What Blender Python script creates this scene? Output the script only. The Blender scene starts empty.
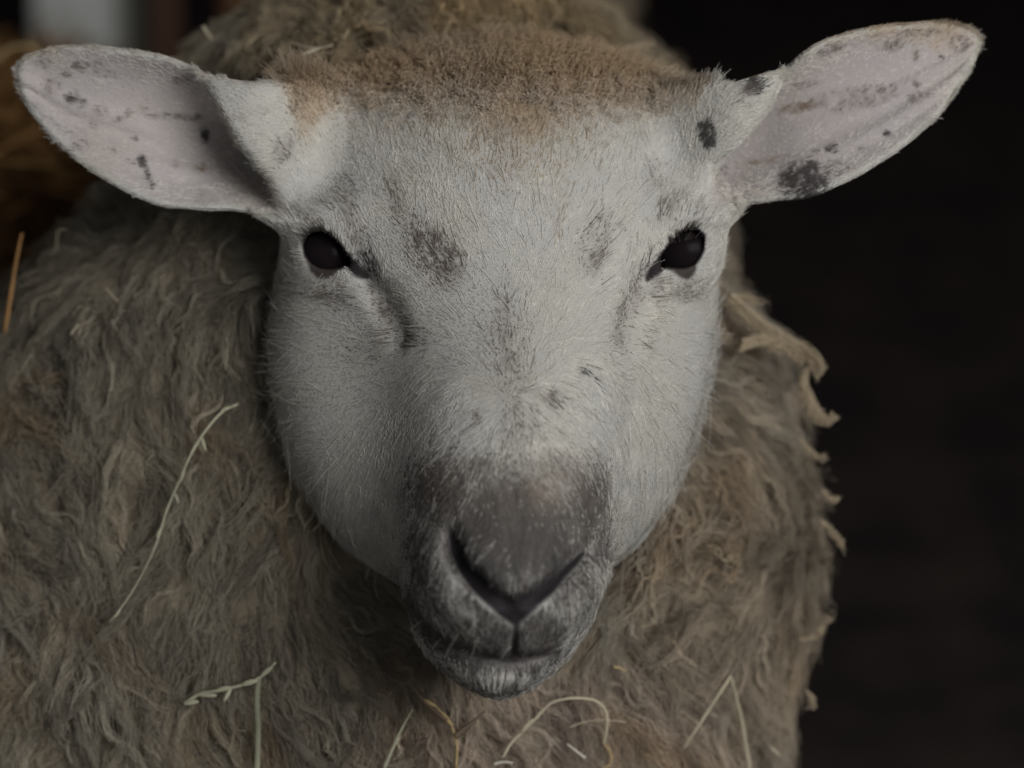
import bpy, math, os
import numpy as np
from mathutils import Vector

rng = np.random.default_rng(7)
sc = bpy.context.scene
COL = sc.collection

# ------------------------------------------------------------------ frame
S = 0.0004                      # metres per unit (one photo pixel at the head's distance)
D = 3250.0                      # camera to head, in units
PITCH = math.radians(18)
R_ = np.array([1.0, 0, 0])
F_ = np.array([0, math.cos(PITCH), -math.sin(PITCH)])
U_ = np.array([0, math.sin(PITCH), math.cos(PITCH)])
H_ = np.array([0, 0, 0.55])
CAM = H_ - F_ * D * S
BASE = np.array([0.0, 0.45, 0.0])

def L2W(p):
    """head frame (x right, y away, z up; units) -> world metres"""
    p = np.asarray(p, float)
    return H_ + S * (p[..., 0:1] * R_ + p[..., 1:2] * F_ + p[..., 2:3] * U_)
def W2L(p):
    q = (np.asarray(p, float) - H_) / S
    return np.stack([q @ R_, q @ F_, q @ U_], -1)
def P2L(px, row, y):
    px, row, y = np.broadcast_arrays(np.asarray(px, float), np.asarray(row, float), np.asarray(y, float))
    k = 1 + y / D
    return np.stack([(px - 512) * k, y, (384 - row) * k], -1)
def L2P(p):
    k = 1 + p[..., 1] / D
    return 512 + p[..., 0] / k, 384 - p[..., 2] / k, p[..., 1]
def P2W(px, row, y):
    return L2W(P2L(px, row, y))

# ------------------------------------------------------------------ numeric helpers
def sstep(a, b, x):
    t = np.clip((x - a) / (b - a), 0, 1)
    return t * t * (3 - 2 * t)
_perm = np.random.default_rng(3).random(4096).astype(np.float32)
def vnoise(p, seed=0):
    """value noise in 0..1 for points (...,d)"""
    p = np.asarray(p, np.float32)
    i = np.floor(p).astype(np.int64); f = p - i; f = f * f * (3 - 2 * f)
    d = p.shape[-1]
    out = 0
    pr = (73856093, 19349663, 83492791)
    for c in range(2 ** d):
        h = np.zeros(p.shape[:-1], np.int64) + seed * 7919
        w = np.ones(p.shape[:-1], np.float32)
        for a in range(d):
            b = (c >> a) & 1
            h ^= (i[..., a] + b) * pr[a]
            w = w * (f[..., a] if b else 1 - f[..., a])
        h = (h ^ (h >> 13)) * 1274126177 & 0x7fffffff
        out = out + w * _perm[(h >> 7) & 4095]
    return out
def fbm(p, octv=3, seed=0):
    s = 0; a = .5; t = 0
    p = np.asarray(p, np.float32)
    for o in range(octv):
        s = s + a * vnoise(p * 2 ** o, seed + o); t += a; a *= .55
    return s / t
def mono(xs, ys, x):
    """smooth interpolation of a table (Catmull style hermite)"""
    xs = np.asarray(xs, float); ys = np.asarray(ys, float)
    m = np.gradient(ys, xs)
    x = np.clip(x, xs[0], xs[-1])
    k = np.clip(np.searchsorted(xs, x) - 1, 0, len(xs) - 2)
    h = xs[k + 1] - xs[k]; t = (x - xs[k]) / h
    return ((2*t**3-3*t**2+1)*ys[k] + (t**3-2*t**2+t)*h*m[k] + (-2*t**3+3*t**2)*ys[k+1] + (t**3-t**2)*h*m[k+1])
def smin(a, b, k):
    h = np.maximum(k - np.abs(a - b), 0) / k
    return np.minimum(a, b) - h * h * k * .25
def smax(a, b, k):
    return -smin(-a, -b, k)
def polyd(poly, x, y):
    """signed distance to a closed polygon, negative inside"""
    P = np.asarray(poly, np.float32)
    x = np.asarray(x, np.float32); y = np.asarray(y, np.float32)
    d = np.full(x.shape, 1e9, np.float32); inside = np.zeros(x.shape, bool)
    for i in range(len(P)):
        ax, ay = P[i]; bx, by = P[(i + 1) % len(P)]
        ex, ey = bx - ax, by - ay
        t = np.clip(((x - ax) * ex + (y - ay) * ey) / (ex * ex + ey * ey + 1e-9), 0, 1)
        d = np.minimum(d, (x - ax - ex * t) ** 2 + (y - ay - ey * t) ** 2)
        c = ((ay > y) != (by > y)) & (x < (bx - ax) * (y - ay) / (by - ay + 1e-12) + ax)
        inside ^= c
    d = np.sqrt(d)
    return np.where(inside, -d, d)
def lined(pts, x, y):
    """distance to a polyline and parameter 0..1 along it"""
    P = np.asarray(pts, np.float32); n = len(P) - 1
    d = np.full(np.shape(x), 1e9, np.float32); tt = np.zeros(np.shape(x), np.float32)
    for i in range(n):
        ax, ay = P[i]; bx, by = P[i + 1]
        ex, ey = bx - ax, by - ay
        t = np.clip(((x - ax) * ex + (y - ay) * ey) / (ex * ex + ey * ey + 1e-9), 0, 1)
        q = np.hypot(x - ax - ex * t, y - ay - ey * t)
        m = q < d
        d = np.where(m, q, d); tt = np.where(m, (i + t) / n, tt)
    return d, tt
def chain3(pts, rad, x, y, z):
    """distance to a chain of tapered capsules in 3-D"""
    d = None
    for i in range(len(pts) - 1):
        a = np.array(pts[i], np.float32); b = np.array(pts[i + 1], np.float32); e = b - a
        t = np.clip(((x-a[0])*e[0] + (y-a[1])*e[1] + (z-a[2])*e[2]) / float(e @ e), 0, 1)
        q = np.sqrt((x-a[0]-e[0]*t)**2 + (y-a[1]-e[1]*t)**2 + (z-a[2]-e[2]*t)**2) - (rad[i] + (rad[i+1]-rad[i])*t)
        d = q if d is None else np.minimum(d, q)
    return d

def surface_nets(F, ox, oy, oz, h):
    """isosurface F=0 of a grid as quads (inside negative)"""
    s = F < 0
    nx, ny, nz = F.shape
    c = np.zeros((nx-1, ny-1, nz-1), np.int8)
    for i in (0, 1):
        for j in (0, 1):
            for k in (0, 1):
                c += s[i:nx-1+i, j:ny-1+j, k:nz-1+k]
    act = (c > 0) & (c < 8)
    ids = np.full(act.shape, -1, np.int64)
    A = np.argwhere(act); ids[act] = np.arange(len(A))
    V = np.zeros((len(A), 3)); W = np.zeros(len(A))
    for ax in range(3):
        o = [a for a in range(3) if a != ax]
        for u in (0, 1):
            for v in (0, 1):
                p = A.copy(); p[:, o[0]] += u; p[:, o[1]] += v
                q = p.copy(); q[:, ax] += 1
                f0 = F[p[:,0],p[:,1],p[:,2]]; f1 = F[q[:,0],q[:,1],q[:,2]]
                m = (f0 < 0) != (f1 < 0)
                t = np.where(m, f0 / np.where(m, f0 - f1, 1), 0)
                pt = p.astype(float); pt[:, ax] += t
                V += pt * m[:, None]; W += m
    V /= W[:, None]
    quads = []
    for ax in range(3):
        o = [(ax + 1) % 3, (ax + 2) % 3]
        sl0 = [slice(1, n-1) for n in F.shape]; sl1 = list(sl0)
        sl0[ax] = slice(0, F.shape[ax]-1); sl1[ax] = slice(1, F.shape[ax])
        m = s[tuple(sl0)] != s[tuple(sl1)]
        E = np.argwhere(m)
        pos = s[tuple(sl0)][m]
        for a in range(3):
            if a != ax: E[:, a] += 1
        def cell(du, dv):
            q = E.copy(); q[:, o[0]] -= du; q[:, o[1]] -= dv
            return ids[q[:,0], q[:,1], q[:,2]]
        Q = np.stack([cell(0,0), cell(1,0), cell(1,1), cell(0,1)], 1)
        Q[~pos] = Q[~pos][:, ::-1]
        quads.append(Q)
    Q = np.concatenate(quads)
    Q = Q[(Q >= 0).all(1)]
    V = V * h + np.array([ox, oy, oz])
    return V, Q
def smooth_mesh(V, Q, it=2, lam=.5):
    for _ in range(it):
        acc = np.zeros_like(V); n = np.zeros(len(V))
        for a, b in ((0,1),(1,2),(2,3),(3,0)):
            np.add.at(acc, Q[:, a], V[Q[:, b]]); np.add.at(acc, Q[:, b], V[Q[:, a]])
            np.add.at(n, Q[:, a], 1); np.add.at(n, Q[:, b], 1)
        V = V + lam * (acc / np.maximum(n, 1)[:, None] - V)
    return V

# ------------------------------------------------------------------ object helpers
def mesh_obj(name, V, Fc, mat, parent=None, cols=None, smooth=True, offset=None):
    me = bpy.data.meshes.new(name)
    V = np.asarray(V, np.float64)
    if offset is not None: V = V - offset
    if isinstance(Fc, np.ndarray):
        n, k = Fc.shape
        me.vertices.add(len(V)); me.vertices.foreach_set('co', V.astype(np.float32).ravel())
        me.loops.add(n * k); me.loops.foreach_set('vertex_index', Fc.astype(np.int32).ravel())
        me.polygons.add(n); me.polygons.foreach_set('loop_start', (np.arange(n) * k).astype(np.int32))
        me.update(calc_edges=True)
    else:
        me.from_pydata([tuple(v) for v in V], [], Fc); me.update()
    if smooth: me.polygons.foreach_set('use_smooth', np.ones(len(me.polygons), bool))
    if cols is not None:
        a = me.attributes.new('col', 'FLOAT_COLOR', 'POINT')
        a.data.foreach_set('color', np.concatenate([cols, np.ones((len(cols), 1))], 1).astype(np.float32).ravel())
    if mat: me.materials.append(mat)
    o = bpy.data.objects.new(name, me); COL.objects.link(o)
    if offset is not None and parent is None: o.location = offset
    if parent is not None: o.parent = parent
    return o
def hair_obj(name, P, rad, cols, mat, parent=None, offset=None):
    """P (N,K,3) world points, rad (N,K) metres, cols (N,3)"""
    N, K, _ = P.shape
    if offset is not None: P = P - offset
    hc = bpy.data.hair_curves.new(name)
    hc.add_curves([K] * N)
    hc.attributes['position'].data.foreach_set('vector', P.astype(np.float32).ravel())
    ra = hc.attributes.get('radius') or hc.attributes.new('radius', 'FLOAT', 'POINT')
    ra.data.foreach_set('value', rad.astype(np.float32).ravel())
    ca = hc.attributes.new('col', 'FLOAT_COLOR', 'CURVE')
    ca.data.foreach_set('color', np.concatenate([cols, np.ones((N, 1))], 1).astype(np.float32).ravel())
    hc.materials.append(mat)
    o = bpy.data.objects.new(name, hc); COL.objects.link(o)
    if parent is not None: o.parent = parent
    elif offset is not None: o.location = offset
    return o
def tag(o, label=None, cat=None, group=None, kind=None):
    if label: o['label'] = label
    if cat: o['category'] = cat
    if group: o['group'] = group
    if kind: o['kind'] = kind
    return o

def mat_attr(name, rough=.7, spec=.2, bump=0, scale=900, sub=0, sheen=0, trans=0):
    m = bpy.data.materials.new(name); m.use_nodes = True; nt = m.node_tree; b = nt.nodes['Principled BSDF']
    a = nt.nodes.new('ShaderNodeAttribute'); a.attribute_name = 'col'
    nt.links.new(a.outputs['Color'], b.inputs['Base Color'])
    b.inputs['Roughness'].default_value = rough
    b.inputs['Specular IOR Level'].default_value = spec
    if sheen: b.inputs['Sheen Weight'].default_value = sheen
    if sub:
        b.inputs['Subsurface Weight'].default_value = sub
        b.inputs['Subsurface Radius'].default_value = (.003, .0015, .001)
        b.inputs['Subsurface Scale'].default_value = 1
    if trans:
        tr = nt.nodes.new('ShaderNodeBsdfTranslucent'); mx = nt.nodes.new('ShaderNodeMixShader'); mx.inputs[0].default_value = trans
        nt.links.new(a.outputs['Color'], tr.inputs['Color']); nt.links.new(b.outputs[0], mx.inputs[1]); nt.links.new(tr.outputs[0], mx.inputs[2])
        nt.links.new(mx.outputs[0], nt.nodes['Material Output'].inputs['Surface'])
    if bump:
        tc = nt.nodes.new('ShaderNodeTexCoord'); n = nt.nodes.new('ShaderNodeTexNoise'); n.inputs['Scale'].default_value = scale
        n.inputs['Detail'].default_value = 3
        bp = nt.nodes.new('ShaderNodeBump'); bp.inputs['Strength'].default_value = bump; bp.inputs['Distance'].default_value = .001
        nt.links.new(tc.outputs['Object'], n.inputs['Vector']); nt.links.new(n.outputs['Fac'], bp.inputs['Height']); nt.links.new(bp.outputs['Normal'], b.inputs['Normal'])
    return m
def mat_noise(name, c1, c2, scale=8, rough=.8, spec=.2, stretch=(1, 1, 1), bump=.3, detail=6):
    m = bpy.data.materials.new(name); m.use_nodes = True; nt = m.node_tree; b = nt.nodes['Principled BSDF']
    tc = nt.nodes.new('ShaderNodeTexCoord'); mp = nt.nodes.new('ShaderNodeMapping'); mp.inputs['Scale'].default_value = stretch
    n = nt.nodes.new('ShaderNodeTexNoise'); n.inputs['Scale'].default_value = scale; n.inputs['Detail'].default_value = detail
    r = nt.nodes.new('ShaderNodeValToRGB')
    r.color_ramp.elements[0].position = .35; r.color_ramp.elements[0].color = (*c1, 1)
    r.color_ramp.elements[1].position = .65; r.color_ramp.elements[1].color = (*c2, 1)
    bp = nt.nodes.new('ShaderNodeBump'); bp.inputs['Strength'].default_value = bump; bp.inputs['Distance'].default_value = .01
    L = nt.links.new
    L(tc.outputs['Object'], mp.inputs['Vector']); L(mp.outputs['Vector'], n.inputs['Vector']); L(n.outputs['Fac'], r.inputs['Fac'])
    L(r.outputs['Color'], b.inputs['Base Color']); L(n.outputs['Fac'], bp.inputs['Height']); L(bp.outputs['Normal'], b.inputs['Normal'])
    b.inputs['Roughness'].default_value = rough; b.inputs['Specular IOR Level'].default_value = spec
    return m

# ================================================================== THE SHEEP
# --- tables by photo row: left, right silhouette, depth of the widest line, front depth, back depth
SKULL = [(56,485,525,150,120,180),(60,450,558,140,98,190),(68,408,598,130,72,205),(80,360,640,120,45,225),(96,326,664,114,22,245),(120,303,688,110,2,270),(160,293,700,110,-16,300),
 (200,288,708,105,-27,320),(250,281,714,100,-36,330),(300,274,716,95,-38,330),(350,270,713,90,-42,320),(400,275,704,85,-50,300),
 (450,288,690,80,-56,280),(490,306,674,76,-56,255),(520,325,656,72,-52,230),(545,346,636,68,-44,205),(570,378,606,66,-25,170),(588,410,575,64,5,130),(600,450,540,62,40,90)]
SNOUT = [(90,455,575,80,30,100),(140,415,612,60,-12,120),(200,390,638,45,-40,140),(250,384,644,30,-62,140),(300,386,640,12,-94,140),(350,390,636,0,-130,120),
 (400,395,630,-10,-168,100),(450,397,622,-35,-206,60),(490,398,614,-60,-236,30),(520,398,608,-80,-256,10),(550,399,604,-100,-270,-10),(580,401,603,-112,-276,-30),
 (605,407,598,-120,-272,-40),(625,417,590,-125,-261,-50),(642,437,575,-128,-246,-60),(652,457,560,-130,-232,-70),(658,485,535,-140,-215,-90)]
JAW = [(540,395,600,-20,-110,60),(580,402,598,-55,-170,40),(610,408,592,-75,-200,30),(635,415,583,-88,-196,20),(655,427,570,-95,-196,0),(672,444,554,-100,-198,-15),
 (685,462,537,-103,-192,-40),(692,476,524,-105,-170,-60),(697,490,510,-108,-145,-80)]
def loft(tab, px, row, y, n=2.2, grid=True):
    T = np.array(tab, float); rr = T[:, 0]
    grid = grid and row.ndim == 3
    r1 = row[0, :, 0] if grid else row
    L, Rr, yc, yf, yb = [mono(rr, T[:, i], r1) for i in range(1, 6)]
    if grid:
        L, Rr, yc, yf, yb = [v[None, :, None].astype(np.float32) for v in (L, Rr, yc, yf, yb)]
    xc = (L + Rr) / 2; w = np.maximum((Rr - L) / 2, 1)
    dx = px - xc; dy = y - yc
    hh = np.where(dy < 0, np.maximum(yc - yf, 1), np.maximum(yb - yc, 1))
    f = ((np.abs(dx) / w) ** n + (np.abs(dy) / hh) ** n) ** (1 / n)
    r = np.sqrt(dx * dx + dy * dy)
    d = (1 - 1 / np.maximum(f, 1e-3)) * r
    d = np.maximum(d, -np.minimum(w, hh))
    return np.maximum(np.maximum(d, rr[0] - row), row - rr[-1])

EYE_L = [(304,243),(307,236),(313,232),(321,231),(328,234),(335,240),(346,255),(353,263),(362,272),(368,277),(359,275),(352,270),(346,264),(340,267),(330,269),(320,268),(311,263),(306,255)]
EYE_R = [(703,236),(702,250),(698,258),(693,264),(687,267),(680,268),(672,267),(664,266),(658,272),(648,279),(651,271),(657,262),(664,253),(671,244),(679,235),(687,230),(696,230)]
LID_L = [(306,255),(311,263),(320,268),(330,269),(340,266),(336,273),(328,278),(318,278),(311,271)]
LID_R = [(668,267),(680,268),(687,267),(694,263),(696,268),(693,275),(688,279),(681,277)]
EYEC = {'L': (330, 254, 36), 'R': (683, 251, 36)}; EYER = 33

EAR_L = [(13,70),(17,60),(30,51),(48,45),(66,42),(90,42),(116,45),(142,48),(166,53),(189,62),(212,74),(249,80),(300,76),(345,90),(335,200),(300,216),(272,222),(252,216),(232,213),(205,213),(179,211),(161,209),(143,203),(126,195),(110,186),(95,177),(80,166),(65,154),(50,139),(36,124),(23,107),(16,90)]
FRONT_L = [(192,66),(212,74),(249,80),(300,74),(350,90),(345,215),(292,218),(276,198),(268,183),(252,166),(238,150),(229,134),(220,116),(210,98),(199,80)]
EAR_R = [(984,43),(980,33),(970,25),(949,19),(928,18),(909,20),(888,21),(866,25),(845,30),(826,36),(811,43),(799,52),(783,67),(760,72),(735,80),(700,80),(655,90),(660,200),(705,217),(724,215),(743,208),(776,203),(800,202),(819,197),(846,185),(861,178),(876,168),(893,158),(909,146),(922,135),(936,123),(948,109),(959,93),(970,77),(979,60)]
FRONT_R = [(787,66),(760,72),(735,80),(700,80),(650,90),(655,212),(712,215),(716,166),(730,156),(744,143),(756,130),(766,118),(773,106),(781,90),(787,76)]
def ear_mid(side, px, row):
    """centre surface of the ear's cup, and the cup's cross coordinate"""
    if side == 'L':
        X = [0, 13, 30, 66, 116, 166, 212, 250, 300]; C = [72, 76, 82, 100, 116, 132, 143, 148, 150]; Hh = [15, 22, 36, 60, 72, 79, 70, 66, 66]
        Y0 = [60, 58, 54, 44, 34, 26, 26, 36, 60]; Cc = [4, 6, 12, 22, 34, 52, 74, 84, 60]
    else:
        X = [660, 720, 760, 800, 850, 900, 950, 975, 990]; C = [140, 145, 138, 125, 106, 85, 60, 46, 42]; Hh = [66, 70, 70, 76, 80, 68, 46, 26, 12]
        Y0 = [60, 40, 30, 24, 26, 32, 42, 50, 54]; Cc = [60, 78, 72, 56, 40, 28, 16, 8, 4]
    c = mono(X, C, px); h = mono(X, Hh, px); y0 = mono(X, Y0, px); cc = mono(X, Cc, px)
    b = np.clip((row - c) / h, -1.15, 1.15)
    ridge = 5 * np.exp(-((b - .05) / .10) ** 2) + 4 * np.exp(-((b - .48) / .10) ** 2)
    t = sstep(0, .3, np.abs(px - (512)) / 512 - .45)
    return y0 + cc * (1 - b * b) - ridge * t, b
def front_mid(side, px, row):
    if side == 'L':
        y = mono([190, 215, 250, 290, 345], [30, 14, 6, 22, 62], px)
        c = mono([190, 215, 250, 300], [70, 82, 120, 140], px); h = mono([190, 215, 250, 300], [20, 30, 60, 75], px)
    else:
        y = mono([655, 705, 745, 775, 790], [62, 26, 8, 16, 30], px)
        c = mono([700, 750, 775, 790], [140, 105, 86, 70], px); h = mono([700, 750, 775, 790], [75, 50, 28, 16], px)
    b = np.clip((row - c) / h, -1.2, 1.2)
    return y - 10 * (1 - b * b) + 14 * sstep(.3, 1.2, b)

NOSTRIL_L = [(453,536),(457,552),(466,568),(478,582),(492,594),(505,602)]
NOSTRIL_R = [(588,546),(578,558),(566,570),(553,582),(538,594),(526,602)]
NOSE_SKIN = [(448,533),(455,531),(461,541),(466,555),(476,568),(490,581),(503,591),(515,595),(530,590),(545,580),(560,569),(574,558),(583,550),(585,554),(578,564),(566,577),(554,592),(540,605),(526,618),(518,624),(512,624),(500,616),(484,602),(470,588),(458,570),(450,552)]
MOUTH = [(404,592),(412,608),(424,624),(440,638),(460,648),(485,655),(510,658),(535,656),(556,648)]

_sy = {}
def surf_y(px, row):
    k = (px, row)
    if k not in _sy:
        ys = np.arange(-310, 200, 1.0)
        r = np.full((1, 1, 1), row, np.float32)
        f = head_field(np.full((1, 1, len(ys)), px, np.float32), np.full((1, 1, len(ys)), row, np.float32), ys[None, None, :], True)[0, 0]
        i = int(np.argmax(f < 0)); _sy[k] = float(ys[i])
    return _sy[k]
def head_field(px, row, y, base=False):
    a = loft(SKULL, px, row, y, 2.3)
    b = loft(SNOUT, px, row, y, 2.05)
    c = loft(JAW, px, row, y, 2.2)
    d = smin(a, b, 80)
    # lower jaw, tucked under the upper lip
    d = smin(d, c, 9)
    # eye mounds, brows, cheek bones
    for s, (ex, er, ey) in EYEC.items():
        sg = -1 if s == 'L' else 1
        q = np.sqrt((px-ex)**2 + (row-er)**2 + (y-ey)**2) - (EYER + 6)
        d = smin(d, q, 30)
        br = np.sqrt(((px-(ex-sg*6))/46)**2 + ((row-(er-38))/20)**2 + ((y-(ey-8))/34)**2)
        d = smin(d, (br - 1) * 20, 34)
    # tear grooves
    d = smax(d, -chain3([(370,280,-22),(388,305,-45),(400,335,-66)], [5,7,2], px, row, y), 26)
    d = smax(d, -chain3([(645,282,-22),(636,305,-45),(630,335,-62)], [4,6,2], px, row, y), 26)
    if base: return d
    def on(P, off):
        return [(p[0], p[1], surf_y(p[0], p[1]) + o) for p, o in zip(P, off)]
    # nose pad swells between the nostrils, wings swell outside them
    d = smin(d, chain3(on([(492,560),(515,574),(538,560)], [17,15,17]), [18,22,18], px, row, y), 22)
    d = smin(d, chain3(on([(438,556),(452,586),(472,610)], [16,12,12]), [9,13,13], px, row, y), 30)
    d = smin(d, chain3(on([(596,566),(581,592),(560,612)], [16,12,12]), [8,12,12], px, row, y), 30)
    # nostrils and the bare V below them
    d = smax(d, -chain3(on(NOSTRIL_L, [4,5,5,3,0,-2]), [11,14,14,12,9,7], px, row, y), 8)
    d = smax(d, -chain3(on(NOSTRIL_R, [4,4,4,3,0,-2]), [8,11,12,11,9,7], px, row, y), 8)
    # philtrum
    d = smax(d, -chain3(on([(517,614),(516,632),(513,656)], [-2,-1,0]), [4,3.2,4.5], px, row, y), 6)
    # mouth slit between upper lip and jaw
    M = [(403,594),(410,606),(424,624),(442,640),(462,649),(486,655),(512,658),(536,656),(556,650),(574,638),(588,622)]
    d = smax(d, -chain3(on(M, [3,3,3,3,3,3,2,3,3,3,3]), [3,5,6.5,7,7.5,7.5,7,7,6.5,5,3], px, row, y), 6)
    return d
def eye_cut(d, px, row, y):
    for s, poly in (('L', EYE_L), ('R', EYE_R)):
        ex, er, ey = EYEC[s]
        p = polyd(poly, px[:, :, 0], row[:, :, 0])[:, :, None] if px.ndim == 3 else polyd(poly, px, row)
        q = np.sqrt((px-ex)**2 + (row-er)**2 + (y-ey)**2) - (EYER + 22)
        cut = np.maximum(p - .5, q)
        cut = np.maximum(cut, y - (ey + 4))
        d = smax(d, -cut, 4)
    return d
def ear_field(side, px, row, y):
    P2, R2 = px[:, :, 0], row[:, :, 0]
    out = None
    for poly, mid, r, rim in ((EAR_L if side == 'L' else EAR_R, ear_mid(side, P2, R2)[0], 6.5, 6.5), (FRONT_L if side == 'L' else FRONT_R, front_mid(side, P2, R2), 8.5, 8.0)):
        dp = polyd(poly, P2, R2)
        g0, g1 = np.gradient(mid, P2[1, 0] - P2[0, 0], R2[0, 1] - R2[0, 0])
        sl = np.sqrt(1 + np.minimum(g0 ** 2 + g1 ** 2, 6))
        dy = np.abs(y - mid[:, :, None]) / sl[:, :, None]
        dp = dp + 3
        q = np.sqrt(np.maximum(dp + rim, 0)[:, :, None] ** 2 + dy ** 2) - r
        q = np.where((dp + rim < 0)[:, :, None], dy - r, q)
        out = q if out is None else smin(out, q, 7)
    return out

def build_head():
    h = 3.0
    gx = np.arange(0, 1002, h, dtype=np.float32); gr = np.arange(12, 708, h, dtype=np.float32); gy = np.arange(-312, 345, h, dtype=np.float32)
    Fd = np.full((len(gx), len(gr), len(gy)), 60, np.float32)
    def box(x0, x1, r0, r1, y0, y1):
        ix = slice(*np.searchsorted(gx, (x0, x1))); ir = slice(*np.searchsorted(gr, (r0, r1))); iy = slice(*np.searchsorted(gy, (y0, y1)))
        X, Rw, Y = np.meshgrid(gx[ix], gr[ir], gy[iy], indexing='ij')
        return (ix, ir, iy), X, Rw, Y
    for x0, x1, in ((255, 380), (380, 510), (510, 640), (640, 740)):
        sl, X, Rw, Y = box(x0, x1, 40, 708, -312, 345)
        Fd[sl] = head_field(X, Rw, Y)
    for side, (x0, x1) in (('L', (0, 380)), ('R', (620, 1002))):
        sl, X, Rw, Y = box(x0, x1, 12, 240, -20, 160)
        Fd[sl] = smin(Fd[sl], ear_field(side, X, Rw, Y), 30)
    for x0, x1 in ((285, 390), (630, 730)):
        sl, X, Rw, Y = box(x0, x1, 205, 300, -80, 120)
        Fd[sl] = eye_cut(Fd[sl], X, Rw, Y)
    Fd[:, :, -1] = 60; Fd[0] = 60; Fd[-1] = 60
    V, Q = surface_nets(Fd, gx[0], gr[0], gy[0], h)
    V = smooth_mesh(V, Q, 2, .45)
    Q = Q[:, ::-1]   # rows run downwards: flip the winding
    return P2L(V[:, 0], V[:, 1], V[:, 2]), Q

# --- body: fleece covered surface
CHEST = [(-110, 420, 450, 520, 330, 600), (-95, 385, 490, 500, 315, 900), (-60, 335, 540, 470, 285, 900), (0, 285, 578, 440, 232, 900), (40, 228, 612, 420, 185, 900), (80, 195, 665, 400, 165, 900), (120, 168, 684, 390, 160, 900), (200, 120, 700, 380, 155, 900), (250, 72, 712, 370, 150, 900), (290, 30, 725, 360, 140, 900), (320, 2, 748, 350, 134, 900), (350, -25, 762, 345, 130, 900), (420, -70, 777, 340, 122, 900), (500, -105, 802, 335, 112, 900), (560, -122, 805, 330, 102, 900), (620, -135, 793, 330, 95, 900), (680, -145, 777, 330, 92, 900), (768, -150, 775, 330, 95, 900), (900, -150, 772, 340, 105, 900), (1100, -120, 747, 360, 130, 900), (1300, -80, 707, 380, 160, 900), (1500, -60, 677, 400, 200, 900)]
def body_field(P):
    x, y, z = P[..., 0], P[..., 1], P[..., 2]
    px, row, _ = L2P(P)
    d = loft(CHEST, px, row, y, 2.5, False) * (1 + y / D)
    W = L2W(P)
    wx, wy, wz = W[..., 0], W[..., 1], W[..., 2]
    def ell(c, r):
        q = np.sqrt(((wx-c[0])/r[0])**2 + ((wy-c[1])/r[1])**2 + ((wz-c[2])/r[2])**2)
        return (q - 1) * min(r) / S
    t = ell((-.05, .62, .31), (.17, .52, .325))
    d = smin(d, t, 140)
    d = smin(d, ell((-.13, .97, .13), (.085, .17, .13)), 40)       # folded haunches
    d = smin(d, ell((.03, .97, .13), (.085, .17, .13)), 40)
    def leg(a, b, r0, r1):
        a = np.array(a); b = np.array(b); e = b - a
        tt = np.clip(((W - a) @ e) / (e @ e), 0, 1)
        return (np.linalg.norm(W - a - tt[..., None] * e, axis=-1) - (r0 + (r1-r0) * tt)) / S
    for sx in (-.155, .085):
        d = smin(d, leg((sx, .14, .075), (sx, .36, .06), .05, .035), 30)    # fore legs folded under the chest
        d = smin(d, leg((sx-.0, .36, .05), (sx, .18, .03), .03, .028), 15)
    # tail
    d = smin(d, leg((-.075, 1.14, .36), (-.075, 1.19, .14), .035, .025), 30)
    n = fbm(P / 70.0, 3, 5) - .5
    n2 = fbm(P * np.array([1/22., 1/22., 1/45.]), 2, 11) - .5
    d = d - 40 * n - 16 * n2
    return np.maximum(d, (0.012 - wz) / S)
def build_body():
    h = 11.0
    out = None
    gx = np.arange(-830, 560, h); gy = np.arange(50, 3200, h)
    lo, hi = -1500, 850
    gz = np.arange(lo, hi, h)
    Fd = np.empty((len(gx), len(gy), len(gz)), np.float32)
    for i in range(0, len(gx), 12):
        X, Y, Z = np.meshgrid(gx[i:i+12], gy, gz, indexing='ij')
        Fd[i:i+12] = body_field(np.stack([X, Y, Z], -1))
    Fd[0] = Fd[-1] = 50; Fd[:, 0] = Fd[:, -1] = 50; Fd[:, :, 0] = Fd[:, :, -1] = 50
    V, Q = surface_nets(Fd, gx[0], gy[0], gz[0], h)
    V = smooth_mesh(V, Q, 1, .4)
    return V, Q

# ================================================================== colours of the coat
WHITE = np.array([.80, .79, .76]); GREYB = np.array([.20, .165, .145]); DARK = np.array([.085, .075, .072])
TAN = np.array([.48, .385, .28]); ORNG = np.array([.54, .38, .22]); PINK = np.array([.58, .535, .54])
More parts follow.
